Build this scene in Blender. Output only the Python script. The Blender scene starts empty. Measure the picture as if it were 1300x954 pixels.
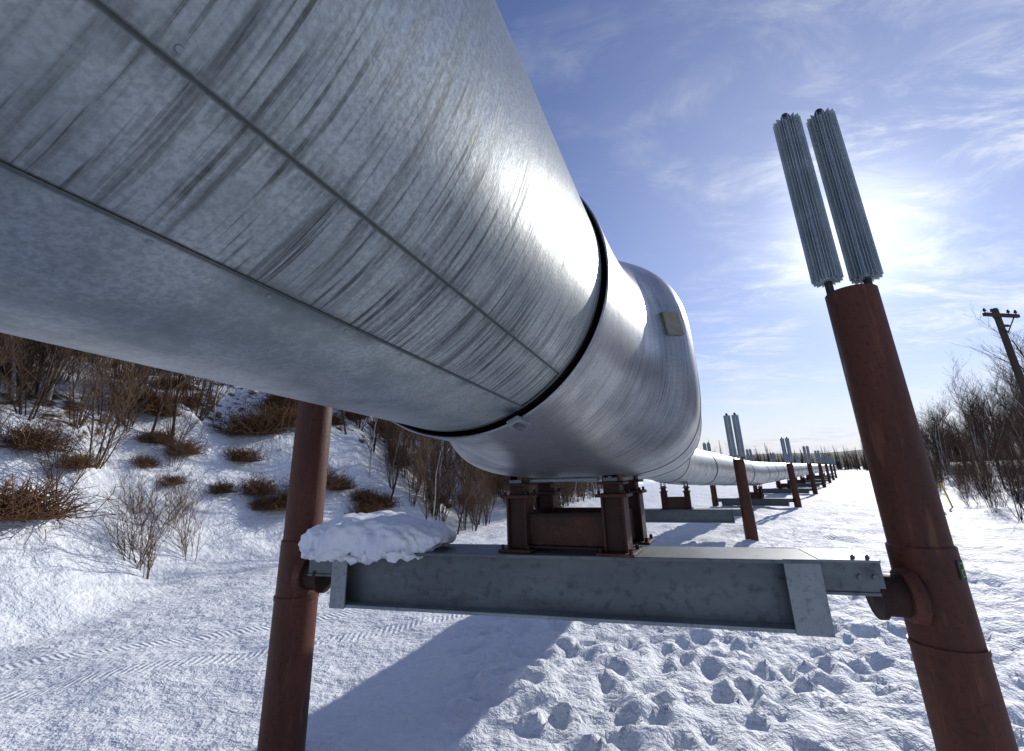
import bpy, math, random
import numpy as np
import mathutils
from mathutils import Vector, Matrix
H=2.7
rad=math.radians
scene=bpy.context.scene
scene.view_settings.view_transform='Standard'; scene.view_settings.look='None'; scene.view_settings.exposure=0
# ------------------------------------------------ camera
cam=bpy.data.cameras.new('Camera'); co=bpy.data.objects.new('Camera',cam); scene.collection.objects.link(co)
cam.sensor_width=36; cam.lens=563/1300*36; cam.shift_y=-45/1300; cam.clip_end=6000; cam.clip_start=0.05
co.matrix_world=Matrix.Translation((0,0,H))@Matrix.Rotation(rad(90+17),4,'X')@Matrix.Rotation(rad(-1.8),4,'Z')
scene.camera=co
# ------------------------------------------------ light
SAZ,SEL=rad(41),rad(22.5)
sdir=Vector((math.sin(SAZ)*math.cos(SEL),math.cos(SAZ)*math.cos(SEL),math.sin(SEL)))
sl=bpy.data.lights.new('Sun','SUN'); sl.energy=4.0; sl.angle=rad(0.53); sl.color=(1,0.95,0.87)
so=bpy.data.objects.new('Sun',sl); scene.collection.objects.link(so); so.rotation_euler=sdir.to_track_quat('Z','Y').to_euler(); so.location=(30,40,40)
# ------------------------------------------------ node helpers
class NT:
    def __init__(s,nt): s.nt=nt; s.n=nt.nodes; s.l=nt.links
    def add(s,t,**k):
        nd=s.n.new(t)
        for a,b in k.items(): setattr(nd,a,b)
        return nd
    def inp(s,nd,i,v):
        if hasattr(v,'is_output'): s.l.new(v,nd.inputs[i])
        else: nd.inputs[i].default_value=v
    def math(s,op,a,b=0.0,c=None,clamp=False):
        nd=s.add('ShaderNodeMath',operation=op,use_clamp=clamp); s.inp(nd,0,a); s.inp(nd,1,b)
        if c is not None: s.inp(nd,2,c)
        return nd.outputs[0]
    def mix(s,f,a,b,bt='MIX'):
        nd=s.add('ShaderNodeMix',data_type='RGBA',blend_type=bt); s.inp(nd,0,f)
        s.inp(nd,6,a if hasattr(a,'is_output') else (*a,1)); s.inp(nd,7,b if hasattr(b,'is_output') else (*b,1)); return nd.outputs[2]
    def noise(s,vec,scale,detail=4,rough=0.5,dist=0.0):
        nd=s.add('ShaderNodeTexNoise'); s.inp(nd,'Scale',scale); s.inp(nd,'Detail',detail); s.inp(nd,'Roughness',rough); s.inp(nd,'Distortion',dist)
        if vec is not None: s.l.new(vec,nd.inputs['Vector'])
        return nd.outputs[0]
    def ramp(s,f,lo,hi,a=0.0,b=1.0,smooth=True):
        nd=s.add('ShaderNodeMapRange',interpolation_type='SMOOTHSTEP' if smooth else 'LINEAR'); s.inp(nd,0,f); s.inp(nd,1,lo); s.inp(nd,2,hi); s.inp(nd,3,a); s.inp(nd,4,b); return nd.outputs[0]
    def mapping(s,vec,scale=(1,1,1),rot=(0,0,0),loc=(0,0,0)):
        nd=s.add('ShaderNodeMapping'); s.l.new(vec,nd.inputs[0]); nd.inputs['Scale'].default_value=scale; nd.inputs['Rotation'].default_value=rot; nd.inputs['Location'].default_value=loc; return nd.outputs[0]
def newmat(name):
    m=bpy.data.materials.new(name); m.use_nodes=True; t=NT(m.node_tree); b=m.node_tree.nodes['Principled BSDF']; return m,t,b
def bump(t,b,h,strength=0.3,dist=0.02):
    nd=t.add('ShaderNodeBump'); t.inp(nd,'Strength',strength); t.inp(nd,'Distance',dist); t.l.new(h,nd.inputs['Height']); t.l.new(nd.outputs[0],b.inputs['Normal'])
# ------------------------------------------------ world
w=bpy.data.worlds.new('World'); scene.world=w; w.use_nodes=True; t=NT(w.node_tree)
bg=w.node_tree.nodes['Background']; bg.inputs[1].default_value=0.095
sky=t.add('ShaderNodeTexSky',sky_type='NISHITA'); sky.sun_disc=False; sky.sun_elevation=SEL; sky.sun_rotation=SAZ; sky.air_density=1.15; sky.dust_density=0.0; sky.ozone_density=3.0
tc=t.add('ShaderNodeTexCoord').outputs['Generated']
sep=t.add('ShaderNodeSeparateXYZ'); t.l.new(tc,sep.inputs[0])
zz=t.math('MAXIMUM',t.math('ADD',sep.outputs[2],0.12),0.03)
cx=t.math('DIVIDE',sep.outputs[0],zz); cy=t.math('DIVIDE',sep.outputs[1],zz)
cmb=t.add('ShaderNodeCombineXYZ'); t.l.new(cx,cmb.inputs[0]); t.l.new(cy,cmb.inputs[1])
m1=t.mapping(cmb.outputs[0],scale=(0.75,1.0,1),rot=(0,0,rad(60)),loc=(1.9,0.1,0))
n1=t.noise(m1,1.3,5,0.6,0.5)
m2=t.mapping(cmb.outputs[0],scale=(1.0,2.0,1),rot=(0,0,rad(70)))
n2=t.noise(m2,2.4,8,0.70,0.7)
c1=t.ramp(n1,0.38,0.64); c2=t.ramp(n2,0.40,0.72)
cl=t.math('MULTIPLY',c1,c2)
dt=t.add('ShaderNodeVectorMath',operation='DOT_PRODUCT'); nrm=t.add('ShaderNodeVectorMath',operation='NORMALIZE'); t.l.new(tc,nrm.inputs[0]); t.l.new(nrm.outputs[0],dt.inputs[0]); dt.inputs[1].default_value=sdir
dp=t.math('MAXIMUM',dt.outputs['Value'],0.0)
g1=t.math('POWER',dp,200.0); g2=t.math('POWER',dp,10.0)
clb=t.math('ADD',6.8,t.math('MULTIPLY',g2,3.4))
ccol=t.add('ShaderNodeCombineXYZ'); 
for i,k in enumerate((0.93,0.99,1.10)): t.l.new(t.math('MULTIPLY',clb,k),ccol.inputs[i])
haze=t.math('POWER',t.math('SUBTRACT',1.0,t.math('MAXIMUM',sep.outputs[2],0.0),clamp=True),13.0)
fac=t.math('ADD',t.math('MULTIPLY',cl,0.82),t.math('ADD',t.math('MULTIPLY',g2,0.20),t.math('MULTIPLY',haze,0.96)),clamp=True)
tint=t.mix(1.0,sky.outputs[0],(1.14,0.98,1.22),'MULTIPLY')
skc=t.mix(fac,tint,ccol.outputs[0])
gl=t.math('ADD',t.math('MULTIPLY',g1,7.0),t.math('MULTIPLY',g2,1.2))
glc=t.add('ShaderNodeCombineXYZ')
for i,k in enumerate((1.0,1.0,1.0)): t.l.new(t.math('MULTIPLY',gl,k),glc.inputs[i])
tot=t.mix(1.0,skc,glc.outputs[0],'ADD')
t.l.new(tot,bg.inputs[0])
# ------------------------------------------------ materials
def mat_snow(name='snow',ground=False):
    m,t,b=newmat(name)
    geo=t.add('ShaderNodeNewGeometry').outputs['Position']
    n2=t.noise(geo,9,4,0.6)
    col=t.mix(t.ramp(n2,0.3,0.7),(0.75,0.80,0.87),(0.83,0.86,0.90))
    h=n2
    if ground:
        at=t.add('ShaderNodeAttribute',attribute_name='brown').outputs['Fac']
        nb=t.noise(geo,2.6,5,0.65)
        br=t.ramp(t.math('ADD',at,t.math('MULTIPLY',t.math('SUBTRACT',nb,0.5),1.3)),0.43,0.6)
        bc=t.mix(n2,(0.04,0.024,0.015),(0.20,0.125,0.07))
        col=t.mix(br,col,bc)
        sp=t.add('ShaderNodeSeparateXYZ'); t.l.new(geo,sp.inputs[0])
        s=t.math('ADD',t.math('MULTIPLY',t.math('ADD',sp.outputs[0],6.0),-0.53),t.math('MULTIPLY',t.math('SUBTRACT',sp.outputs[1],8.6),0.848))
        u=t.math('ADD',t.math('MULTIPLY',sp.outputs[0],0.848),t.math('MULTIPLY',sp.outputs[1],0.53))
        s=t.math('ADD',s,t.math('MULTIPLY',t.math('SINE',t.math('MULTIPLY',u,0.35)),0.35))
        masks=[]
        for c,wd in ((-0.8,0.2),(0.75,0.2)):
            a=t.math('ABSOLUTE',t.math('SUBTRACT',s,c)); masks.append(t.ramp(a,wd*0.6,wd*1.1,1.0,0.0))
        mk=t.math('MULTIPLY',t.math('MAXIMUM',masks[0],masks[1]),t.ramp(nb,0.32,0.54))
        ch=t.math('SINE',t.math('MULTIPLY',t.math('ADD',u,t.math('MULTIPLY',t.math('ABSOLUTE',t.math('SUBTRACT',s,0.0)),0.5)),60.0))
        lug=t.math('MULTIPLY',mk,t.math('ADD',t.math('MULTIPLY',ch,0.2),-0.8))
        h=t.math('ADD',t.math('MULTIPLY',n2,1.0),t.math('ADD',lug,t.math('MULTIPLY',nb,3.2)))
    t.l.new(col,b.inputs['Base Color']); b.inputs['Roughness'].default_value=0.65; b.inputs['Specular IOR Level'].default_value=0.2
    bump(t,b,h,0.8 if ground else 0.4,0.055)
    return m
M_ground=mat_snow('snow_ground',True); M_snow=mat_snow('snow_fresh')
def mat_metal(name,base=(0.385,0.42,0.435),dark=(0.065,0.07,0.068),phi1=None,R=1,rough=0.42,metal=0.82,streak=1.0):
    m,t,b=newmat(name)
    uv=t.add('ShaderNodeUVMap').outputs[0]
    sep=t.add('ShaderNodeSeparateXYZ'); t.l.new(uv,sep.inputs[0]); U=sep.outputs[0]; V=sep.outputs[1]
    spangle=t.noise(uv,70,2,0.7)
    blot=t.noise(uv,2.6,6,0.68)
    st1=t.noise(t.mapping(uv,scale=(0.8,24,1)),1.0,4,0.62,0.25)
    st2=t.noise(t.mapping(uv,scale=(2.0,58,1),loc=(3,7,0)),1.0,3,0.6,0.2)
    brush=t.noise(t.mapping(uv,scale=(1.0,150,1),loc=(1,2,0)),1.0,3,0.6)
    s=t.math('MULTIPLY',t.ramp(st1,0.50,0.68),0.65); s=t.math('MAXIMUM',s,t.math('MULTIPLY',t.ramp(st2,0.48,0.66),t.ramp(blot,0.35,0.6,0.45,1.0)))
    bl=0.6
    if phi1 is not None:
        u1,u2=phi1
        above=t.ramp(U,u1,u1+0.95,1.0,0.10)
        isab=t.math('GREATER_THAN',U,u1); below=t.math('GREATER_THAN',u2,U)
        mk=t.math('ADD',t.math('MULTIPLY',isab,above),t.math('MULTIPLY',t.math('SUBTRACT',1.0,isab),1.15))
        mk=t.math('MULTIPLY',mk,t.math('SUBTRACT',1.0,t.math('MULTIPLY',below,0.93)))
        s=t.math('MULTIPLY',s,mk)
        d1=t.math('ABSOLUTE',t.math('SUBTRACT',U,u1-0.004)); d2=t.math('ABSOLUTE',t.math('SUBTRACT',U,u2-0.002))
        gr=t.math('MULTIPLY',t.ramp(d1,0.002,0.012,1.0,0.0),0.95)
        gr=t.math('MAXIMUM',gr,t.math('MULTIPLY',t.ramp(d1,0.0,0.07,0.7,0.0),t.ramp(st2,0.3,0.6)))
        gr=t.math('MAXIMUM',gr,t.math('MULTIPLY',t.ramp(d2,0.001,0.009,1.0,0.0),0.9))
        gr=t.math('MAXIMUM',gr,t.math('MULTIPLY',t.ramp(d2,0.0,0.05,0.5,0.0),t.ramp(blot,0.4,0.6)))
        s=t.math('MAXIMUM',s,gr)
        bl=t.math('ADD',0.55,t.math('MULTIPLY',below,0.45))
    s=t.math('MULTIPLY',s,streak,clamp=True)
    c=t.mix(t.ramp(spangle,0.32,0.68),tuple(x*0.80 for x in base),tuple(min(1,x*1.15) for x in base))
    c=t.mix(t.math('MULTIPLY',t.ramp(blot,0.38,0.66),bl),c,(base[0]*0.56,base[1]*0.60,base[2]*0.60))
    c=t.mix(t.math('MULTIPLY',s,0.85),c,dark)
    t.l.new(c,b.inputs['Base Color']); b.inputs['Metallic'].default_value=metal
    r=t.math('ADD',t.math('ADD',rough,t.math('MULTIPLY',s,0.25)),t.math('MULTIPLY',t.math('SUBTRACT',blot,0.5),0.3))
    t.l.new(r,b.inputs['Roughness'])
    h=t.math('ADD',t.math('MULTIPLY',blot,0.55),t.math('ADD',t.math('MULTIPLY',brush,0.03),t.math('MULTIPLY',spangle,0.006)))
    bump(t,b,h,0.26,0.03)
    return m
def mat_generic(name,c1,c2,scale=4,rough=0.6,metal=0.0,stretch=(1,1,1),b_s=0.3,c3=None,spec=0.5):
    m,t,b=newmat(name)
    o=t.add('ShaderNodeTexCoord').outputs['Object']
    v=t.mapping(o,scale=stretch)
    n=t.noise(v,scale,5,0.65); n2=t.noise(o,scale*9,3,0.6)
    c=t.mix(t.ramp(n,0.3,0.72),c1,c2)
    c=t.mix(t.ramp(n2,0.50,0.75,0,0.6),c,tuple(x*0.45 for x in c1))
    if c3: c=t.mix(t.ramp(t.noise(v,scale*2.3,5,0.7),0.54,0.70,0,0.75),c,c3)
    t.l.new(c,b.inputs['Base Color']); b.inputs['Metallic'].default_value=metal; b.inputs['Specular IOR Level'].default_value=spec
    t.l.new(t.ramp(n,0.2,0.8,rough-0.1,rough+0.12),b.inputs['Roughness'])
    if b_s: bump(t,b,t.math('ADD',n2,n),b_s,0.006)
    return m
def mat_flat(name,c1,c2,rough=0.9):
    m,t,b=newmat(name); oi=t.add('ShaderNodeObjectInfo').outputs['Random']
    c=t.mix(oi,c1,c2); t.l.new(c,b.inputs['Base Color']); b.inputs['Roughness'].default_value=rough; b.inputs['Specular IOR Level'].default_value=0.1
    return m
M_rust=mat_generic('weathered_steel',(0.052,0.018,0.011),(0.118,0.038,0.023),3,0.58,0.0,(1,1,0.16),0.6,(0.17,0.07,0.036),0.3)
M_rustdk=mat_generic('rusted_dark_steel',(0.022,0.010,0.007),(0.05,0.021,0.014),5,0.6,0.0,(1,1,1),0.35,None,0.25)
M_rustmd=mat_generic('rusted_mid_steel',(0.035,0.014,0.010),(0.075,0.028,0.018),5,0.6,0.0,(1,1,1),0.35,(0.12,0.05,0.03),0.3)
M_galv=mat_generic('galvanized_beam',(0.095,0.112,0.122),(0.165,0.19,0.20),1.3,0.5,0.5,(0.5,0.5,1.6),0.10,(0.09,0.10,0.105))
M_galvL=mat_generic('galvanized_light',(0.20,0.23,0.25),(0.30,0.335,0.35),3,0.5,0.5,(1,1,0.5),0.15)
M_fin=mat_generic('radiator_aluminium',(0.40,0.46,0.48),(0.52,0.58,0.60),4,0.45,0.3,(1,1,1),0.1)
M_black=mat_generic('black_rubber',(0.012,0.012,0.013),(0.03,0.03,0.03),8,0.6)
M_bark=mat_flat('bark_brown',(0.08,0.05,0.034),(0.19,0.125,0.082))
M_barkd=mat_flat('bark_dark',(0.04,0.03,0.025),(0.10,0.072,0.055))
M_birch=mat_generic('birch_bark',(0.38,0.34,0.30),(0.6,0.56,0.5),3,0.8,c3=(0.06,0.05,0.04),b_s=0)
M_dry=mat_flat('dry_brush',(0.10,0.055,0.03),(0.21,0.12,0.065))
M_spruce=mat_flat('spruce_needles',(0.018,0.03,0.018),(0.04,0.055,0.03))
M_wood=mat_generic('weathered_wood',(0.04,0.03,0.024),(0.09,0.06,0.045),3,0.85,stretch=(1,1,0.1))
M_yellow=mat_generic('yellow_paint',(0.6,0.42,0.03),(0.75,0.55,0.06),5,0.6)
M_hillf=mat_generic('distant_forest',(0.035,0.04,0.047),(0.075,0.08,0.085),0.05,0.95,b_s=0)
R=0.85
PH1=rad(-45.2); PH2=rad(-62.6)
M_pipe=mat_metal('pipe_jacket',phi1=(PH1*R,PH2*R),R=R)
M_shell=mat_metal('shell_jacket',base=(0.39,0.405,0.44),rough=0.36,streak=0.55)
M_pipe2=mat_metal('pipe_jacket_plain',base=(0.43,0.46,0.475),rough=0.38,streak=0.5)
# ------------------------------------------------ mesh helpers
def empty(name):
    e=bpy.data.objects.new(name,None); e.empty_display_size=0.3; scene.collection.objects.link(e); return e
def mk(name,verts,faces,mat,parent=None,smooth=False,uv=None):
    me=bpy.data.meshes.new(name); me.from_pydata([tuple(v) for v in verts],[],faces); me.materials.append(mat)
    if smooth: me.polygons.foreach_set('use_smooth',[True]*len(me.polygons))
    if uv is not None:
        l=me.uv_layers.new(name='UVMap'); vi=np.zeros(len(me.loops),dtype=np.int32); me.loops.foreach_get('vertex_index',vi)
        l.data.foreach_set('uv',np.asarray(uv,dtype=np.float32)[vi].ravel())
    me.update(); o=bpy.data.objects.new(name,me); scene.collection.objects.link(o)
    if parent: o.parent=parent
    return o
def V3(x,y,z): return Vector((x,y,z))
def fbox(name,c,ax,ay,sx,sy,sz,mat,parent,bev=0.006):
    az=ax.cross(ay).normalized(); vs=[]
    for k in (-1,1):
        for j in (-1,1):
            for i in (-1,1): vs.append(c+ax*(i*sx/2)+ay*(j*sy/2)+az*(k*sz/2))
    fs=[(0,2,3,1),(4,5,7,6),(0,1,5,4),(2,6,7,3),(0,4,6,2),(1,3,7,5)]
    o=mk(name,vs,fs,mat,parent)
    if bev:
        m=o.modifiers.new('b','BEVEL'); m.width=bev; m.segments=2; m.limit_method='NONE'
    return o
def rings(name,prof,p0,d,mat,parent,n=48,cap=True):
    d=d.normalized(); a=d.orthogonal().normalized(); b=d.cross(a); vs=[];fs=[]
    for s,r in prof:
        for i in range(n):
            th=2*math.pi*i/n; vs.append(p0+d*s+a*(r*math.cos(th))+b*(r*math.sin(th)))
    for k in range(len(prof)-1):
        for i in range(n):
            j=(i+1)%n; fs.append((k*n+i,k*n+j,(k+1)*n+j,(k+1)*n+i))
    if cap: fs.append(tuple(range(n-1,-1,-1))); fs.append(tuple((len(prof)-1)*n+i for i in range(n)))
    o=mk(name,vs,fs,mat,parent,True)
    m=o.modifiers.new('e','EDGE_SPLIT'); m.split_angle=rad(35)
    return o
# ------------------------------------------------ terrain
def vnoise(x,y,seed=0.0):
    xi=np.floor(x); yi=np.floor(y); fx=x-xi; fy=y-yi; fx=fx*fx*(3-2*fx); fy=fy*fy*(3-2*fy)
    def h(a,b):
        v=np.sin(a*127.1+b*311.7+seed*74.7)*43758.5453; return v-np.floor(v)
    return (h(xi,yi)*(1-fx)+h(xi+1,yi)*fx)*(1-fy)+(h(xi,yi+1)*(1-fx)+h(xi+1,yi+1)*fx)*fy
def fbm(x,y,o=4,seed=0.0):
    s=0;a=0.5
    for i in range(o): s=s+a*vnoise(x*2**i,y*2**i,seed+i); a*=0.5
    return s
def ground(x,y,full=False):
    x=np.asarray(x,float); y=np.asarray(y,float)
    e1=0.927*x-0.375*y; n2=0.809*x-0.588*y
    d=np.maximum(0,-e1-12.5+5*(fbm(x*0.12,y*0.12,3,3)-0.45))
    hill=18*(1-np.exp(-d/17))*np.clip(d/5,0,1)**0.6
    hill=hill+np.clip(d/4,0,1)*(1.9*(fbm(x*0.22,y*0.22,4,9)-0.45)+0.9*(fbm(x*0.9,y*0.9,3,5)-0.45))
    b=np.clip((n2-4.5+2*(fbm(x*0.1,y*0.1,2,7)-.5))/12,0,1); bank=2.6*b*b*(3-2*b)*(y>-20)
    dist=np.sqrt(x*x+(y-8)**2); near=1/(1+(dist/60)**2)
    base=(0.30*(fbm(x*0.25,y*0.25,3,1)-0.45)+0.20*(fbm(x*1.3,y*1.3,3,2)-0.45))*near
    base=base+0.12*np.maximum(0,fbm(x*0.8,y*0.8,3,12)-0.40)*near*np.clip((x+2)/4,0,1)*4
    z=base+hill+bank
    if full: 
        brown=np.clip(d/5,0,1)*(fbm(x*0.35,y*0.35,4,21)-0.10)*0.98+np.clip((n2-7)/8,0,1)*0.4
        return z,brown
    return z
def build_ground():
    N=380; a=4.5; um=math.asinh(3000/a); u=np.linspace(-um,um,2*N+1)
    X,Y=np.meshgrid(a*np.sinh(u)+2.0,a*np.sinh(u)+7.5)
    Z,B=ground(X,Y,True)
    fr=[]
    r=random.Random(8)
    def trail(x,y,yaw,n):
        for i in range(n):
            s=0.13 if i%2 else -0.13
            fr.append((x+math.cos(yaw)*s,y-math.sin(yaw)*s,1.15)); x+=math.sin(yaw)*0.62; y+=math.cos(yaw)*0.62; yaw+=r.uniform(-.12,.12)
    for a0 in ((1,6.2,1.2,14),(2.5,5.4,0.4,20),(6,5,0.3,30),(4,9,1.0,16),(-9,9,0.9,14),(-8,11,0.5,16),(5,12,0.5,24),(8,8,0.8,26),(-5,12,0.2,14),(7,16,0.6,24),(-11,9.5,1.3,14),(-10,12,0.9,14),(-9.5,13.5,1.4,12),(2,7.3,1.7,12),(0,8,0.6,26),(1,10,0.4,26),(3,6,0.9,20)): trail(*a0)
    for i in range(700): fr.append((r.uniform(-1,8),r.uniform(4.4,11),r.uniform(.4,1.1)))
    for i in range(300): fr.append((r.uniform(4,16),r.uniform(6,22),r.uniform(.4,1.0)))
    for (fx,fy,am) in fr:
        ix=np.searchsorted(X[0],[fx-.6,fx+.6]); iy=np.searchsorted(Y[:,0],[fy-.6,fy+.6])
        sx=slice(ix[0],ix[1]); sy=slice(iy[0],iy[1])
        th=r.uniform(0,3.14); dx=X[sy,sx]-fx; dy=Y[sy,sx]-fy; p=dx*math.cos(th)+dy*math.sin(th); q_=-dx*math.sin(th)+dy*math.cos(th)
        w1=r.uniform(.11,.2); w2=r.uniform(.09,.13)
        q=(p/w1)**2+(q_/w2)**2; dep=r.uniform(.05,.09)*am
        Z[sy,sx]+=-dep*np.exp(-q)+dep*0.4*np.exp(-(np.sqrt(q)-1.7)**2*3)
    n=2*N+1; vs=np.stack([X.ravel(),Y.ravel(),Z.ravel()],1).astype(np.float32)
    idx=np.arange(n*n).reshape(n,n); f=np.stack([idx[:-1,:-1],idx[:-1,1:],idx[1:,1:],idx[1:,:-1]],-1).reshape(-1,4).astype(np.int32)
    me=bpy.data.meshes.new('snow_ground'); me.vertices.add(n*n); me.vertices.foreach_set('co',vs.ravel())
    me.loops.add(f.size); me.loops.foreach_set('vertex_index',f.ravel()); me.polygons.add(len(f)); me.polygons.foreach_set('loop_start',np.arange(0,f.size,4,dtype=np.int32))
    me.polygons.foreach_set('use_smooth',np.ones(len(f),dtype=bool)); me.update(calc_edges=True)
    at=me.attributes.new('brown','FLOAT','POINT'); at.data.foreach_set('value',B.ravel().astype(np.float32))
    me.materials.append(M_ground); o=bpy.data.objects.new('snow_ground',me); scene.collection.objects.link(o)
build_ground()
def hills():
    vs=[];fs=[];n=160
    for i in range(n+1):
        a=rad(-75+165*i/n)
        for j,(dd,hh) in enumerate(((700,-2),(760,11),(1000,24),(1400,34),(1800,0))):
            z=hh*(0.55+0.9*float(fbm(np.array(i*0.09+j),np.array(j*0.3),4,31)))+ (2.0*float(vnoise(np.array(i*1.7),np.array(j*1.0),3)) if j else 0)
            vs.append((math.sin(a)*dd,math.cos(a)*dd,z))
    for i in range(n):
        for j in range(4): fs.append((i*5+j,i*5+j+1,(i+1)*5+j+1,(i+1)*5+j))
    mk('distant_hills',vs,fs,M_hillf,None,True)
hills()
# ------------------------------------------------ pipeline
UP=V3(0,0,1)
cam0=V3(0,0,H)
yaw1=rad(22.0); slope=-0.044
d1=V3(math.sin(yaw1),math.cos(yaw1),slope).normalized(); e1=V3(math.cos(yaw1),-math.sin(yaw1),0); u1=e1.cross(d1).normalized()
O1=cam0+e1*(-1.21)+u1*1.19
pl=empty('pipeline')
def arc(name,O,d,e,u,r,ph0,ph1,t0,t1,mat,n=48,nt=2,parent=pl):
    vs=[];fs=[];uv=[]
    for k in range(nt+1):
        tt=t0+(t1-t0)*k/nt
        for i in range(n+1):
            p=ph0+(ph1-ph0)*i/n; vs.append(O+d*tt+e*(r*math.cos(p))+u*(r*math.sin(p))); uv.append((p*R,tt))
    for k in range(nt):
        for i in range(n): a=k*(n+1)+i; fs.append((a,a+n+1,a+n+2,a+1))
    return mk(name,vs,fs,mat,parent,True,uv)
TR=2.13
arc('jacket_upper',O1,d1,e1,u1,R+0.005,PH1-0.002,PH2+2*math.pi-rad(100),-22,TR,M_pipe,90)
arc('jacket_mid',O1,d1,e1,u1,R,PH2-0.02,PH1+0.03,-22,TR,M_pipe,30)
arc('jacket_lower',O1,d1,e1,u1,R+0.004,PH2-rad(101),PH2+0.002,-22,TR,M_pipe,60)
def screws():
    vs=[];fs=[]
    for ph,rr,step,t0 in ((PH2-0.022,R+0.004,0.24,-1.3),(PH2-0.20,R+0.004,0.71,-1.1),(PH1+0.02,R+0.005,0.62,-1.0)):
        tt=t0
        while tt<TR-0.1:
            nrm=e1*math.cos(ph)+u1*math.sin(ph); c=O1+d1*tt+nrm*rr; a=d1; b=nrm.cross(a); b0=len(vs)
            for r_,h_ in ((0.006,0.0),(0.005,0.003)):
                for i in range(8): th=i*math.pi/4; vs.append(c+nrm*h_+a*(r_*math.cos(th))+b*(r_*math.sin(th)))
            for i in range(8): j=(i+1)%8; fs.append((b0+i,b0+j,b0+8+j,b0+8+i))
            fs.append(tuple(b0+8+i for i in range(8))); tt+=step
    mk('jacket_screws',vs,fs,M_galvL,pl)
screws()
def tube(name,O,d,r,t0,t1,mat,th=0.01,parent=pl):
    return rings(name,[(t0,r),(t0,r+th),(t1,r+th),(t1,r)],O,d,mat,parent,128,False)
tube('end_strap',O1,d1,R+0.004,TR-0.022,TR-0.006,M_galv,0.004)
tube('rubber_seal',O1,d1,R-0.04,TR-0.002,TR+0.12,M_black,0.03)
st=[(TR+0.10,.872,.872,2),(TR+0.035,.878,.878,2),(TR+0.03,.884,.884,2),(TR+0.035,.892,.892,2),(TR+0.08,.895,.892,2),(2.5,.905,.895,2.0),(2.8,.92,.905,2.05),(3.1,.945,.92,2.1),(3.4,.985,.945,2.2),(3.6,1.04,.97,2.4),(3.8,1.15,1.0,2.8),(3.95,1.24,1.02,3.1),(4.1,1.28,1.03,3.2),(5.2,1.29,1.03,3.2),(6.1,1.28,1.03,3.1),(6.6,1.23,1.0,2.7),(6.95,1.12,.96,2.3),(7.15,1.0,.92,2.1),(7.25,.9,.9,2),(7.25,.84,.84,2)]
def shp(p,stn):
    tt,hw,hh,ex=stn; c,s=math.cos(p),math.sin(p)
    return O1+d1*tt+e1*(hw*math.copysign(abs(c)**(2/ex),c))+u1*(hh*math.copysign(abs(s)**(2/ex),s))
def smoothst():
    out=[]
    k0=4
    out+=st[:k0]
    body=np.array(st[k0:-2]); T=np.linspace(body[0,0],body[-1,0],110)
    cols=[np.interp(T,body[:,0],body[:,i]) for i in (1,2,3)]
    cols=[np.convolve(np.pad(c,4,'edge'),np.array([1,2,3,4,5,4,3,2,1])/25,'valid') for c in cols]
    for i in range(len(T)): out.append((T[i],cols[0][i],cols[1][i],cols[2][i]))
    return out+st[-2:]
st2=smoothst()
def stat(tt):
    for a,b in zip(st2[4:-1],st2[5:]):
        if a[0]<=tt<=b[0]: f=(tt-a[0])/(b[0]-a[0]); return tuple(a[i]*(1-f)+b[i]*f for i in range(4))
vs=[];fs=[];uv=[];n=144
for stn in st2:
    for i in range(n+1):
        p=-math.pi+2*math.pi*i/n+rad(90); vs.append(shp(p,stn)); uv.append((p*R,stn[0]))
for k in range(len(st2)-1):
    for i in range(n): a=k*(n+1)+i; fs.append((a,a+n+1,a+n+2,a+1))
sh=mk('anchor_shell',vs,fs,M_shell,pl,True,uv)
m=sh.modifiers.new('es','EDGE_SPLIT'); m.split_angle=rad(50)
for tt_s in (4.75,6.0):
    vs=[];fs=[]
    for k,(dt_,off) in enumerate(((-0.02,0.0),(-0.018,0.006),(0.018,0.006),(0.02,0.0))):
        s_=stat(tt_s+dt_); s_=(s_[0],s_[1]+off,s_[2]+off,s_[3])
        for i in range(n): vs.append(shp(2*math.pi*i/n,s_))
    for k in range(3):
        for i in range(n): j=(i+1)%n; fs.append((k*n+i,(k+1)*n+i,(k+1)*n+j,k*n+j))
    mk('shell_lap_band',vs,fs,M_galvL,pl,True)
M_patch=mat_generic('weathered_plate',(0.20,0.18,0.13),(0.32,0.29,0.22),14,0.7,0.2)
def surf(tt,ph,r): return O1+d1*tt+e1*(r*math.cos(ph))+u1*(r*math.sin(ph))
def plate(name,tt,ph,r,w_,l_,th,mat):
    nrm=(e1*math.cos(ph)+u1*math.sin(ph)); tan=d1.cross(nrm)
    return fbox(name,surf(tt,ph,r),d1,tan,l_,w_,th,mat,pl,0.004)
PT=3.77; PP=rad(5)
pc=shp(PP,stat(PT)); ta=(shp(PP,stat(PT+.09))-shp(PP,stat(PT-.09))).normalized(); tb=(shp(PP+.06,stat(PT))-shp(PP-.06,stat(PT))).normalized(); nn=tb.cross(ta).normalized()
if nn.dot(e1)<0: nn=-nn
tb=nn.cross(ta).normalized()
fbox('inspection_plate',pc+nn*0.012,ta,tb,0.26,0.20,0.022,M_patch,pl,0.004)
plate('seal_latch',TR+0.03,rad(-67),0.905,0.07,0.16,0.03,M_galvL)
plate('seal_latch_bolt',TR+0.02,rad(-67),0.93,0.03,0.10,0.03,M_galv)
def axis1(tt): return O1+d1*tt
B2=axis1(20.4)
yaw2=rad(36); q2=V3(math.sin(yaw2),math.cos(yaw2),0); r2=V3(math.cos(yaw2),-math.sin(yaw2),0)
bents=[]
for i in range(1,12):
    p=B2+q2*(18*i); p.z=H-0.35-0.02*i; bents.append(p)
pts=[axis1(7.1),axis1(13),axis1(19.2),B2+q2*1.2+V3(0,0,-0.05)]+bents
vs=[];fs=[];uv=[];n=64; L=0
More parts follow.
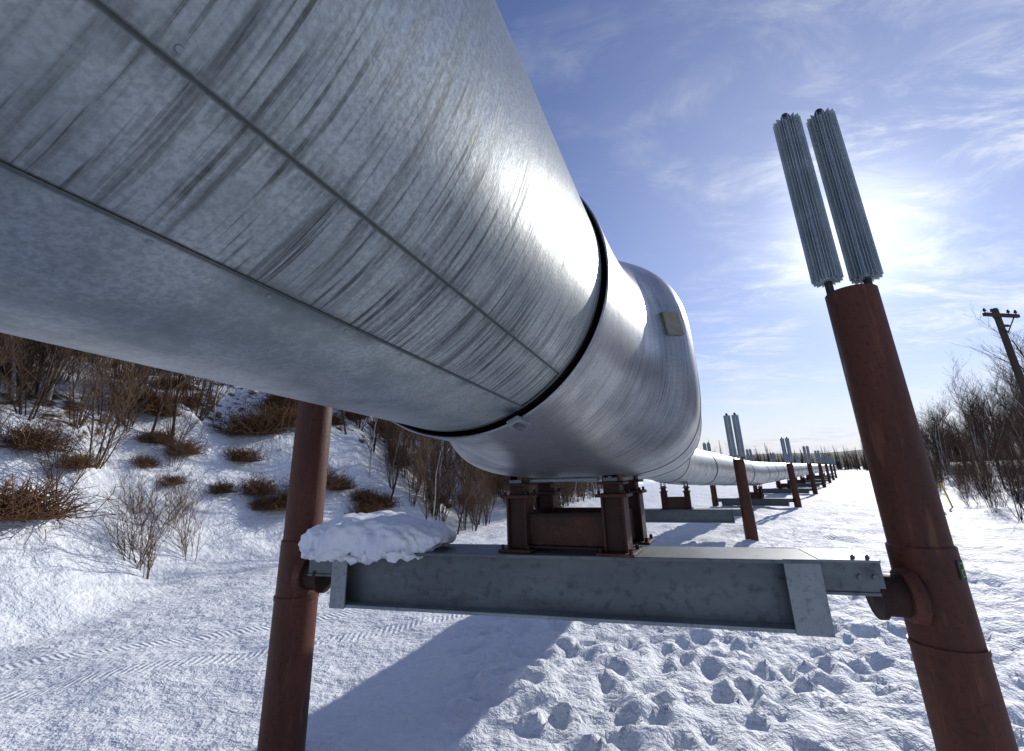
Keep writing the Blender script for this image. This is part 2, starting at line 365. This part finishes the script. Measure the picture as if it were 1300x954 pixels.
for k,p in enumerate(pts):
    if k==0: dd=(pts[1]-p)
    elif k==len(pts)-1: dd=p-pts[k-1]
    else: dd=(pts[k+1]-p).normalized()+(p-pts[k-1]).normalized()
    dd.normalize(); ee=dd.cross(UP).normalized(); uu=ee.cross(dd)
    if k: L+=(p-pts[k-1]).length
    for i in range(n+1):
        ph=2*math.pi*i/n; vs.append(p+ee*(R*math.cos(ph))+uu*(R*math.sin(ph))); uv.append((ph*R,L))
for k in range(len(pts)-1):
    for i in range(n): a=k*(n+1)+i; fs.append((a,a+n+1,a+n+2,a+1))
mk('pipe_run',vs,fs,M_pipe2,pl,True,uv)
for k in range(len(pts)-1):
    a,b=pts[k],pts[k+1]; dd=(b-a); ln=dd.length
    if ln<3: continue
    s=3.0
    while s<ln-0.5:
        tube('joint_band',a,dd.normalized(),R+0.002,s,s+0.12,M_galv,0.014); s+=5.0
# ------------------------------------------------ piles, radiators
def radiator(base,z0,z1,parent,name,nf=26,rin=0.035,rout=0.130):
    rings(name+'_tube',[(0,0.034),(z1-base.z+0.02,0.034)],base,UP,M_black,parent,16)
    rings(name+'_cap',[(0,0.02),(0,0.042),(0.07,0.045),(0.10,0.03),(0.11,0.0)],V3(base.x,base.y,z1+0.0),UP,M_black,parent,16,False)
    vs=[];fs=[]
    for i in range(nf):
        a=2*math.pi*i/nf; w_=0.0022
        d=V3(math.cos(a),math.sin(a),0); tn=V3(-math.sin(a),math.cos(a),0)
        b0=len(vs)
        zt=z1+ (0.012 if i%2 else -0.018); zb=z0+(0.01 if i%2 else -0.012)
        ro=rout*(1.0 if i%2 else 0.93)
        for z in (zb,zt):
            vs+= [V3(base.x,base.y,z)+d*rin-tn*w_,V3(base.x,base.y,z)+d*ro-tn*w_*0.8,V3(base.x,base.y,z)+d*ro+tn*w_*0.8,V3(base.x,base.y,z)+d*rin+tn*w_]
        fs+=[(b0,b0+1,b0+5,b0+4),(b0+1,b0+2,b0+6,b0+5),(b0+2,b0+3,b0+7,b0+6),(b0,b0+3,b0+2,b0+1),(b0+4,b0+5,b0+6,b0+7)]
    rings(name+'_core',[(z0-base.z,0.075),(z1-base.z-0.01,0.075)],base,UP,M_fin,parent,20)
    mk(name+'_fins',vs,fs,M_fin,parent)
def pile(x,y,ztop,zc0,zc1,f0,f1,tan,r=0.206,hi=True,sp=0.152):
    e=empty('support_pile'); g=float(ground(x,y))-0.6; n=48 if hi else 20
    base=V3(x,y,0)
    rings('shaft',[(zc0-0.1,r),(ztop-0.012,r),(ztop,r-0.012)],base,UP,M_rust,e,n)
    rings('casing',[(g,r+0.022),(zc1-0.02,r+0.022),(zc1-0.02,r+0.03),(zc1+0.02,r+0.03),(zc1+0.02,r+0.016),(zc0-0.015,r+0.016),(zc0,r+0.002)],base,UP,M_rust,e,n)
    for k,s in enumerate((-1,1)):
        b=base+tan*(sp*s)+V3(0,0,ztop-0.15)
        radiator(b,f0,f1,e,'heat_radiator_%d'%(k+1),28 if hi else 12)
    return e
Lp=V3(-2.52,5.61,0); Rp=V3(3.24,3.94,0)
bd=(Rp-Lp).normalized(); bn=V3(bd.y,-bd.x,0)
eR=pile(Rp.x,Rp.y,H+1.58,H-0.62,H-1.33,H+1.70,H+3.60,V3(.99,-.14,0).normalized(),sp=0.172)
eL=pile(Lp.x,Lp.y,H+1.58,H-0.62,H-1.22,H+1.70,H+3.60,bd,sp=0.172)
for e,p,s in ((eR,Rp,-1),(eL,Lp,1)):
    rings('trunnion',[(0.12,0.15),(0.40,0.15),(0.40,0.175),(0.44,0.175),(0.44,0.10),(0.46,0.0)],V3(p.x,p.y,H-0.98)+bn*0.10,bd*s,M_rustdk,e,40,False)
    rings('trunnion_collar',[(0.16,0.20),(0.245,0.185),(0.245,0.14)],V3(p.x,p.y,H-0.98)+bn*0.10,bd*s,M_rust,e,40,False)
M_tag=mat_generic('tag_black',(0.01,0.012,0.01),(0.02,0.02,0.02),9,0.5); M_tagg=mat_generic('tag_green',(0.20,0.36,0.03),(0.3,0.45,0.06),9,0.5)
tg=V3(0.42,-0.91,0).normalized(); tt_=V3(-tg.y,tg.x,0)
fbox('number_tag',Rp+tg*0.225+V3(0,0,H-0.78),tt_,UP,0.08,0.13,0.008,M_tag,eR,0.002)
for q in ((0,0.045,0.04,0.010),(0.016,0.02,0.010,0.04),(0,0.0,0.04,0.010),(-0.016,-0.022,0.010,0.04),(0,-0.045,0.04,0.010)):
    fbox('number_digit',Rp+tg*0.2315+tt_*q[0]+V3(0,0,H-0.78+q[1]),tt_,UP,q[2],q[3],0.004,M_tagg,eR,0)
# ------------------------------------------------ crossbeam
def beam(Lp,bd,bn,s0,s1,b0,b1,zt,hh,wd,hi=True):
    e=empty('crossbeam'); c=(s0+s1)/2; ln=s1-s0
    def bx(name,s,ls,off,wo,z0,z1,mat=M_galv,bev=0.005): return fbox(name,Lp+bd*s+bn*off+V3(0,0,(z0+z1)/2),bd,-bn,ls,wo,z1-z0,mat,e,bev)
    bx('top_flange',c,ln,0,wd,zt-0.03,zt)
    bx('bottom_flange',c,ln,0,wd-0.04,zt-hh,zt-hh+0.03,M_galvL)
    for o in (-1,1):
        bx('web',c,ln-0.02,o*(wd/2-0.17),0.02,zt-hh+0.03,zt-0.03,M_galv,0)
        if hi:
            bx('end_plate',s0+0.09,0.18,o*(wd/2-0.012),0.02,zt-hh-0.006,zt+0.004,M_galvL)
            bx('end_plate',s1-0.13,0.26,o*(wd/2-0.012),0.02,zt-hh-0.006,zt+0.004,M_galvL)
    for s in (s0+0.012,s1-0.012): bx('end_web',s,0.02,0,wd-0.08,zt-hh+0.03,zt-0.03,M_galvL)
    for a,b in ((b0,s0-0.002),(s1+0.002,b1)):
        bx('bracket_top',(a+b)/2,b-a,0,wd-0.06,zt-0.018,zt+0.002,M_galvL)
        bx('bracket_bottom',(a+b)/2,b-a,0,wd-0.08,zt-0.25,zt-0.226)
        for o in (-1,1): bx('bracket_web',(a+b)/2,b-a,o*(wd/2-0.06),0.018,zt-0.226,zt-0.018)
    if hi:
        for s in (b1-0.06,b1-0.16):
            rings('bolt',[(0,0.018),(0.022,0.018),(0.022,0.009),(0.03,0.009),(0.03,0)],Lp+bd*s+bn*((wd/2-0.1))+V3(0,0,zt+0.002),UP,M_galv,e,6,False)
            rings('bolt',[(0,0.02),(0.02,0.02),(0.02,0.0)],Lp+bd*s+bn*((wd/2-0.051))+V3(0,0,zt-0.12),bn,M_galv,e,6,False)
    return e
beam(Lp,bd,bn,0.67,5.18,0.34,5.60,H-0.71,0.525,0.62)
def snowslab():
    bpy.ops.mesh.primitive_ico_sphere_add(subdivisions=6,radius=1); o=bpy.context.object; o.name='snow_heap'; me=o.data
    for v in me.vertices:
        p=v.co.copy(); 
        sx,sy,sz=0.84,0.44,0.18
        q=Vector((math.copysign(abs(p.x)**0.8,p.x)*sx,math.copysign(abs(p.y)**0.75,p.y)*sy,math.copysign(abs(p.z)**0.6,p.z)*sz))
        nn=mathutils.noise.fractal(q*2.2+Vector((3,1,7)),0.6,2.0,4); n2=mathutils.noise.fractal(q*6+Vector((1,9,2)),0.7,2.0,3)
        edge=(1-abs(p.z))
        q+=Vector((p.x,p.y,0))*0.16*nn*edge+Vector((p.x,p.y,0))*0.04*n2*edge+Vector((0,0,1))*0.05*nn*(1 if p.z>-0.2 else 0.3)
        q.z+=0.03*math.sin(q.x*2.5+1)
        if p.z<0: q.z-=0.05*max(0,-p.y)*abs(n2)*2+ (0.08*max(0,-p.y))
        else: q.z+=0.008*n2
        if q.x>0.25: q.z-= (q.x-0.25)*0.16*(1 if p.z>0 else 0)
        v.co=q
    me.polygons.foreach_set('use_smooth',[True]*len(me.polygons)); me.materials.append(M_snow)
    a=math.atan2(bd.y,bd.x); o.rotation_euler=(0,0,a); c=Lp+bd*1.02; o.location=(c.x+bn.x*0.05,c.y+bn.y*0.05,H-0.71+0.13)
snowslab()
# ------------------------------------------------ saddle support
def saddle(fl,fr,dv,zb,ztop,hi=True):
    e=empty('pipe_saddle_support'); ax=(fr-fl).normalized(); ay=dv.normalized()
    Lx=(fr-fl).length; hp=ztop-zb
    def bx(name,p,sx,sy,z0,z1,mat=M_rustdk,bev=0.005): return fbox(name,V3(p.x,p.y,(z0+z1)/2),ax,ay,sx,sy,z1-z0,mat,e,bev)
    for p in (fl,fr,fl+dv,fr+dv):
        bx('base_plate',p,0.34,0.34,zb+0.002,zb+0.03,M_rustmd)
        z1=zb+hp*0.70
        bx('post_web',p,0.16,0.02,zb+0.03,z1)
        bx('post_core',p,0.17,0.13,zb+0.031,z1-0.001)
        for s in (-1,1): bx('post_flange',p+ax*(0.095*s),0.022,0.20,zb+0.03,z1,M_rustmd)
        bx('cap_plate',p,0.29,0.27,z1,z1+0.03,M_rustmd)
        bx('jack_block',p,0.15,0.16,z1+0.03,zb+hp*0.86)
        bx('saddle_plate',p,0.25,0.24,zb+hp*0.86,zb+hp*0.89,M_rustmd)
        for s in (-1,1): bx('saddle_lug',p+ax*(0.07*s),0.022,0.16,zb+hp*0.89,zb+hp*1.20,M_rustmd)
        if hi:
            for a in (-1,1):
                for b in (-1,1):
                    rings('bolt',[(0,0.014),(0.03,0.014),(0.03,0.0)],V3(p.x,p.y,z1+0.03)+ax*(0.115*a)+ay*(0.105*b),UP,M_rustdk,e,6,False)
                    rings('bolt',[(0,0.016),(0.04,0.016),(0.04,0.0)],V3(p.x,p.y,zb+0.03)+ax*(0.135*a)+ay*(0.135*b),UP,M_rustdk,e,6,False)
    for p in (fl,fl+dv):
        m_=p+ax*(Lx/2)
        bx('cross_channel',m_,Lx-0.21,0.05,zb+0.06,zb+hp*0.46,M_rustmd)
        bx('cross_channel_flange',m_,Lx-0.212,0.13,zb+hp*0.46,zb+hp*0.46+0.02)
        bx('cross_channel_flange',m_,Lx-0.212,0.13,zb+0.035,zb+0.058)
        if hi: rings('tie_rod',[(0.13,0.02),(Lx-0.13,0.02)],V3(p.x,p.y,zb+hp*0.93),ax,M_galvL,e,12)
    for p in (fl,fr):
        m_=p+dv*0.5; bx('side_channel',m_,0.05,dv.length-0.21,zb+0.06,zb+hp*0.50)
        bx('side_rail',m_,0.13,dv.length+0.2,zb+hp*0.895,zb+hp*0.95,M_galv)
    return e
saddle(V3(.03,4.80,0),V3(.91,4.41,0),V3(.32,.66,0),H-0.71,H-0.005)
def far_bent(c,q,zb,ztop,f1,hl=2.75,hr=2.55):
    r_=V3(q.y,-q.x,0).normalized(); L_=V3(c.x,c.y,0)-r_*hl; R_=V3(c.x,c.y,0)+r_*hr
    pile(R_.x,R_.y,ztop,zb+0.06,zb-0.6,ztop+0.1,f1,r_,hi=False)
    pile(L_.x,L_.y,ztop,zb+0.06,zb-0.6,ztop+0.1,f1,r_,hi=False)
    beam(L_,r_,V3(r_.y,-r_.x,0),0.5,hl+hr-0.5,0.22,hl+hr-0.22,zb,0.5,0.6,False)
    c0=V3(c.x,c.y,0); saddle(c0-r_*0.45-q*0.3,c0+r_*0.45-q*0.3,q*0.6,zb,c.z-R-0.0,False)
far_bent(B2,V3(d1.x,d1.y,0).normalized(),H-1.50,H+0.36,H+2.1)
for i,p in enumerate(bents[:6]):
    far_bent(p,q2,p.z-R-0.85,H+0.25,H+1.95)
# ------------------------------------------------ utility pole
up=empty('utility_pole'); pb=V3(22.75,19.75,0); g=float(ground(pb.x,pb.y))
rings('pole_shaft',[(g-0.5,0.17),(9.5,0.12),(9.55,0.08)],pb,UP,M_wood,up,16)
ca=V3(math.sin(rad(78)),math.cos(rad(78)),0); cb=V3(-ca.y,ca.x,0)
fbox('crossarm',pb+cb*(-0.16)+V3(0,0,9.15),ca,cb,2.1,0.13,0.16,M_wood,up,0.01)
for s in (-0.95,-0.5,0.5,0.95): rings('insulator',[(0,0.02),(0.08,0.02),(0.08,0.06),(0.13,0.065),(0.17,0.04),(0.21,0.045),(0.24,0.0)],pb+cb*(-0.16)+ca*s+V3(0,0,9.22),UP,M_black,up,10,False)
for s in (-1,1):
    a=pb+cb*(-0.2)+ca*(0.7*s)+V3(0,0,9.1); b=pb+cb*(-0.17)+V3(0,0,8.3); rings('arm_brace',[(0,0.025),((b-a).length,0.025)],a,b-a,M_wood,up,6)
fbox('transformer_bracket',pb+ca*0.3+V3(0,0,8.7),ca,cb,0.4,0.1,0.1,M_wood,up,0.01)
for (x,y,lean) in ((25.6,29.0,0.2),(27.0,29.6,-0.15),(23.9,30.2,0.05)):
    e=empty('marker_stake'); g=float(ground(x,y)); dv=V3(lean,0.05,1).normalized()
    rings('stake_post',[(-0.3,0.05),(1.5,0.05)],V3(x,y,g),dv,M_yellow,e,10); rings('stake_cap',[(1.5,0.055),(1.62,0.055),(1.64,0.0)],V3(x,y,g),dv,M_black,e,10,False)
# ------------------------------------------------ vegetation
def tubes(segs,sides=3):
    A=np.array([[*s[0],*s[1],s[2],s[3]] for s in segs]); p0=A[:,:3];p1=A[:,3:6];r0=A[:,6];r1=A[:,7]
    d=p1-p0; d/= np.linalg.norm(d,axis=1)[:,None]+1e-9
    ref=np.where(np.abs(d[:,2:3])>0.9,np.array([[1.,0,0]]),np.array([[0,0,1.]])); a=np.cross(d,ref); a/=np.linalg.norm(a,axis=1)[:,None]+1e-9; b=np.cross(d,a)
    n=len(A); vs=np.zeros((n,2*sides,3))
    for i in range(sides):
        th=2*math.pi*i/sides; o=a*math.cos(th)+b*math.sin(th); vs[:,i]=p0+o*r0[:,None]; vs[:,sides+i]=p1+o*r1[:,None]
    f=[]
    for i in range(sides): j=(i+1)%sides; f.append([i,j,sides+j,sides+i])
    f=np.array(f)[None]+(np.arange(n)*2*sides)[:,None,None]
    return vs.reshape(-1,3),f.reshape(-1,4)
def mesh_np(name,parts,mats):
    me=bpy.data.meshes.new(name); V=[];F=[];MI=[];o=0
    for k,(v,f) in enumerate(parts): V.append(v);F.append(f+o);MI.append(np.full(len(f),k));o+=len(v)
    V=np.concatenate(V).astype(np.float32);F=np.concatenate(F).astype(np.int32);MI=np.concatenate(MI).astype(np.int32)
    me.vertices.add(len(V)); me.vertices.foreach_set('co',V.ravel()); me.loops.add(F.size); me.loops.foreach_set('vertex_index',F.ravel())
    me.polygons.add(len(F)); me.polygons.foreach_set('loop_start',np.arange(0,F.size,4,dtype=np.int32)); me.polygons.foreach_set('material_index',MI)
    me.update(calc_edges=True)
    for m_ in mats: me.materials.append(m_)
    return me
def grow(rng,segs,p,d,ln,r,depth,maxd,bf,sp=1.0):
    n=5 if depth==0 else (3 if depth==1 else 2); q=p.copy(); dd=d.copy()
    for i in range(n):
        dd=(dd+Vector((rng.gauss(0,.10),rng.gauss(0,.10),rng.gauss(0,.05)+0.04))).normalized()
        q2_=q+dd*(ln/n); rr0=r*(1-i/n*0.75); rr1=r*(1-(i+1)/n*0.75); segs[0 if depth==0 else 1].append((tuple(q),tuple(q2_),rr0,rr1))
        if depth<maxd and (i>0 or depth>0):
            for k in range(bf[depth]):
                side=Vector((rng.gauss(0,1),rng.gauss(0,1),0)).normalized(); nd=(dd*rng.uniform(0.6,1.1)+side*rng.uniform(0.35,0.8)*sp+Vector((0,0,.15))).normalized()
                grow(rng,segs,q.lerp(q2_,rng.random()),nd,ln*rng.uniform(.28,.5)*(1.1-0.45*i/n),max(rr0*0.5,0.005),depth+1,maxd,bf,sp)
        q=q2_
def tree_t(seed,h,r,mats,bf=(4,3,2)):
    rng=random.Random(seed); segs=[[],[]]; grow(rng,segs,Vector((0,0,-0.2)),Vector((rng.uniform(-.08,.08),rng.uniform(-.08,.08),1)).normalized(),h,r,0,3,bf)
    return mesh_np('bare_tree_mesh',[tubes(segs[0],5),tubes(segs[1],3)],mats)
def shrub_t(seed,h,stems,mats,r=0.018,bf=(2,2,1)):
    rng=random.Random(seed); segs=[[],[]]
    for i in range(stems):
        a=rng.uniform(0,6.28); d=Vector((math.cos(a)*rng.uniform(.05,.6),math.sin(a)*rng.uniform(.05,.6),1)).normalized()
        grow(rng,segs,Vector((math.cos(a)*.15,math.sin(a)*.15,-0.1)),d,h*rng.uniform(.4,1),r*rng.uniform(.6,1.1),0,2,bf,1.2)
    return mesh_np('shrub_mesh',[tubes(segs[0],4),tubes(segs[1],3)],mats)
def clump_t(seed,rad_,n,mats):
    rng=random.Random(seed); segs=[]
    for i in range(n):
        a=rng.uniform(0,6.28); el=rng.uniform(0.05,1.4); d=Vector((math.cos(a)*math.cos(el),math.sin(a)*math.cos(el),math.sin(el)*0.9)); p=Vector((rng.gauss(0,.3),rng.gauss(0,.3),0))*rad_
        q=p+d*rad_*rng.uniform(.3,.65); q3=q+(d+Vector((rng.gauss(0,.4),rng.gauss(0,.4),rng.gauss(0,.3)-.15)))*rad_*rng.uniform(.2,.45)
        segs.append((tuple(p),tuple(q),.011,.008)); segs.append((tuple(q),tuple(q3),.008,.004))
        q4=q.lerp(q3,rng.random()); q5=q4+Vector((rng.gauss(0,.5),rng.gauss(0,.5),rng.gauss(0,.4)))*rad_*.25; segs.append((tuple(q4),tuple(q5),.007,.004))
    return mesh_np('brush_mesh',[tubes(segs,3)],mats)
def spruce_t(seed,h):
    rng=random.Random(seed); segs=[((0,0,-.2),(0,0,h),.1,.02)]; vs=[];fs=[]
    z=0.6
    while z<h:
        rr=(h-z)/h*h*0.17+0.1
        for k in range(9):
            a=rng.uniform(0,6.28); l=rr*rng.uniform(.6,1.1); d=Vector((math.cos(a),math.sin(a),-0.35)); s=Vector((-math.sin(a),math.cos(a),0)); b=Vector((0,0,z))
            for m_ in range(3):
                c=b+d*l*(0.25+0.25*m_); wd=l*0.26*(1-m_*.22); o=len(vs); vs+=[c-s*wd+Vector((0,0,-.08)),c-d*l*.12,c+s*wd+Vector((0,0,-.08)),c+d*l*.28]; fs.append((o,o+1,o+2,o+3))
        z+=h*0.028
    return mesh_np('spruce_mesh',[tubes(segs,5),(np.array([tuple(v) for v in vs]),np.array(fs))],[M_barkd,M_spruce])
T_birch=[tree_t(s,8.0,0.075,[M_birch,M_barkd]) for s in (1,2,3)]
T_tree=[tree_t(s,7.0,0.07,[M_barkd,M_bark]) for s in (11,12,13,14)]
T_shrub=[shrub_t(s,3.0,10,[M_bark,M_bark],0.017,(2,2,1)) for s in (21,22,23,24)]
T_alder=[shrub_t(s,5.0,8,[M_barkd,M_bark],0.03,(3,3,1)) for s in (31,32,33)]
T_clump=[clump_t(s,0.9,520,[M_dry]) for s in (41,42,43)]
T_spr=[spruce_t(s,9) for s in (51,52)]
rg=random.Random(99)
def place(par,meshes,x,y,s,name):
    o=bpy.data.objects.new(name,rg.choice(meshes)); scene.collection.objects.link(o); o.parent=par
    o.location=(x,y,float(ground(x,y))-0.05); o.rotation_euler=(rg.gauss(0,.05),rg.gauss(0,.05),rg.uniform(0,6.28)); k=s*rg.uniform(.75,1.2); o.scale=(k,k,k*rg.uniform(.9,1.15))
def E2(a,b): return (0.375*a+0.927*b, 0.927*a-0.375*b)
hs=empty('hillside_shrubs'); hc=empty('dry_brush_clumps'); ht=empty('hillside_trees'); rt=empty('tree_line'); ft=empty('distant_forest')
def gap(x,y):
    yaw=math.degrees(math.atan2(x,y)); return -33<yaw<-22
for i in range(290):
    b=-(16.5+24*rg.random()**0.9); a=rg.uniform(2,70); x,y=E2(a,b)
    if gap(x,y) and rg.random()<0.85: continue
    place(hs,T_shrub if rg.random()<0.4 else T_alder,x,y,0.95,'shrub')
for i in range(44):
    b=-rg.uniform(17.5,26); a=rg.uniform(-1,15); x,y=E2(a,b)
    if gap(x,y): continue
    place(hs,T_alder if rg.random()<0.75 else T_shrub,x,y,1.0,'shrub')
for i in range(40): # birch saplings standing on the near slope
    b=-rg.uniform(17,28); a=rg.uniform(0,16); x,y=E2(a,b)
    if gap(x,y): continue
    place(ht,T_birch if rg.random()<0.6 else T_tree,x,y,0.7,'bare_tree')
for i in range(18):
    b=-rg.uniform(14.3,18); a=rg.uniform(1,13); x,y=E2(a,b)
    if gap(x,y): continue
    place(hs,T_shrub if rg.random()<0.8 else T_alder,x,y,0.75,'shrub')
for i in range(190):
    b=-rg.uniform(14.4,30); a=rg.uniform(2,60); x,y=E2(a,b)
    place(hc,T_clump,x,y,rg.uniform(.5,1.4),'brush')
for i in range(170):
    b=-rg.uniform(18,48); a=rg.uniform(0,110); x,y=E2(a,b)
    if gap(x,y) and b>-30: continue
    place(ht,T_tree if rg.random()<.6 else T_birch,x,y,0.85,'bare_tree')
for i in range(150):
    a=18+57*rg.random()**1.3; b=-rg.uniform(11.5,20); x,y=E2(a,b)
    if gap(x,y): continue
    place(ht,T_birch if rg.random()<.5 else T_tree,x,y,rg.uniform(.6,.95),'bare_tree')
    x,y=E2(rg.uniform(20,75),-rg.uniform(11.5,17)); place(hs,T_alder,x,y,.7,'shrub')
for i in range(300):
    s=32+170*rg.random()**1.4; n_=rg.uniform(8.0,32); p=q2*s+r2*n_
    hmax=0.8+0.4*min(1,max(0,(s-32)/15))
    place(rt,T_birch if rg.random()<.5 else T_tree,p.x,p.y,hmax*rg.uniform(.75,1.05),'bare_tree')
    if i%3: 
        p=q2*rg.uniform(28,160)+r2*rg.uniform(5.4,11); place(rt,T_alder,p.x,p.y,.5,'shrub')
    if i%5==0:
        p=q2*rg.uniform(60,220)+r2*rg.uniform(18,45); place(rt,T_spr,p.x,p.y,.9,'spruce')
for i in range(420):
    if i<220:
        s=rg.uniform(90,420); n_=rg.uniform(-130,60)
        if -22<n_<5 and s<300: continue
    else:
        s=rg.uniform(280,400); n_=rg.uniform(-60,30)
    p=q2*s+r2*n_; place(ft,T_tree if rg.random()<.5 else T_spr,p.x,p.y,1.25,'tree')
print('objects',len(bpy.data.objects))
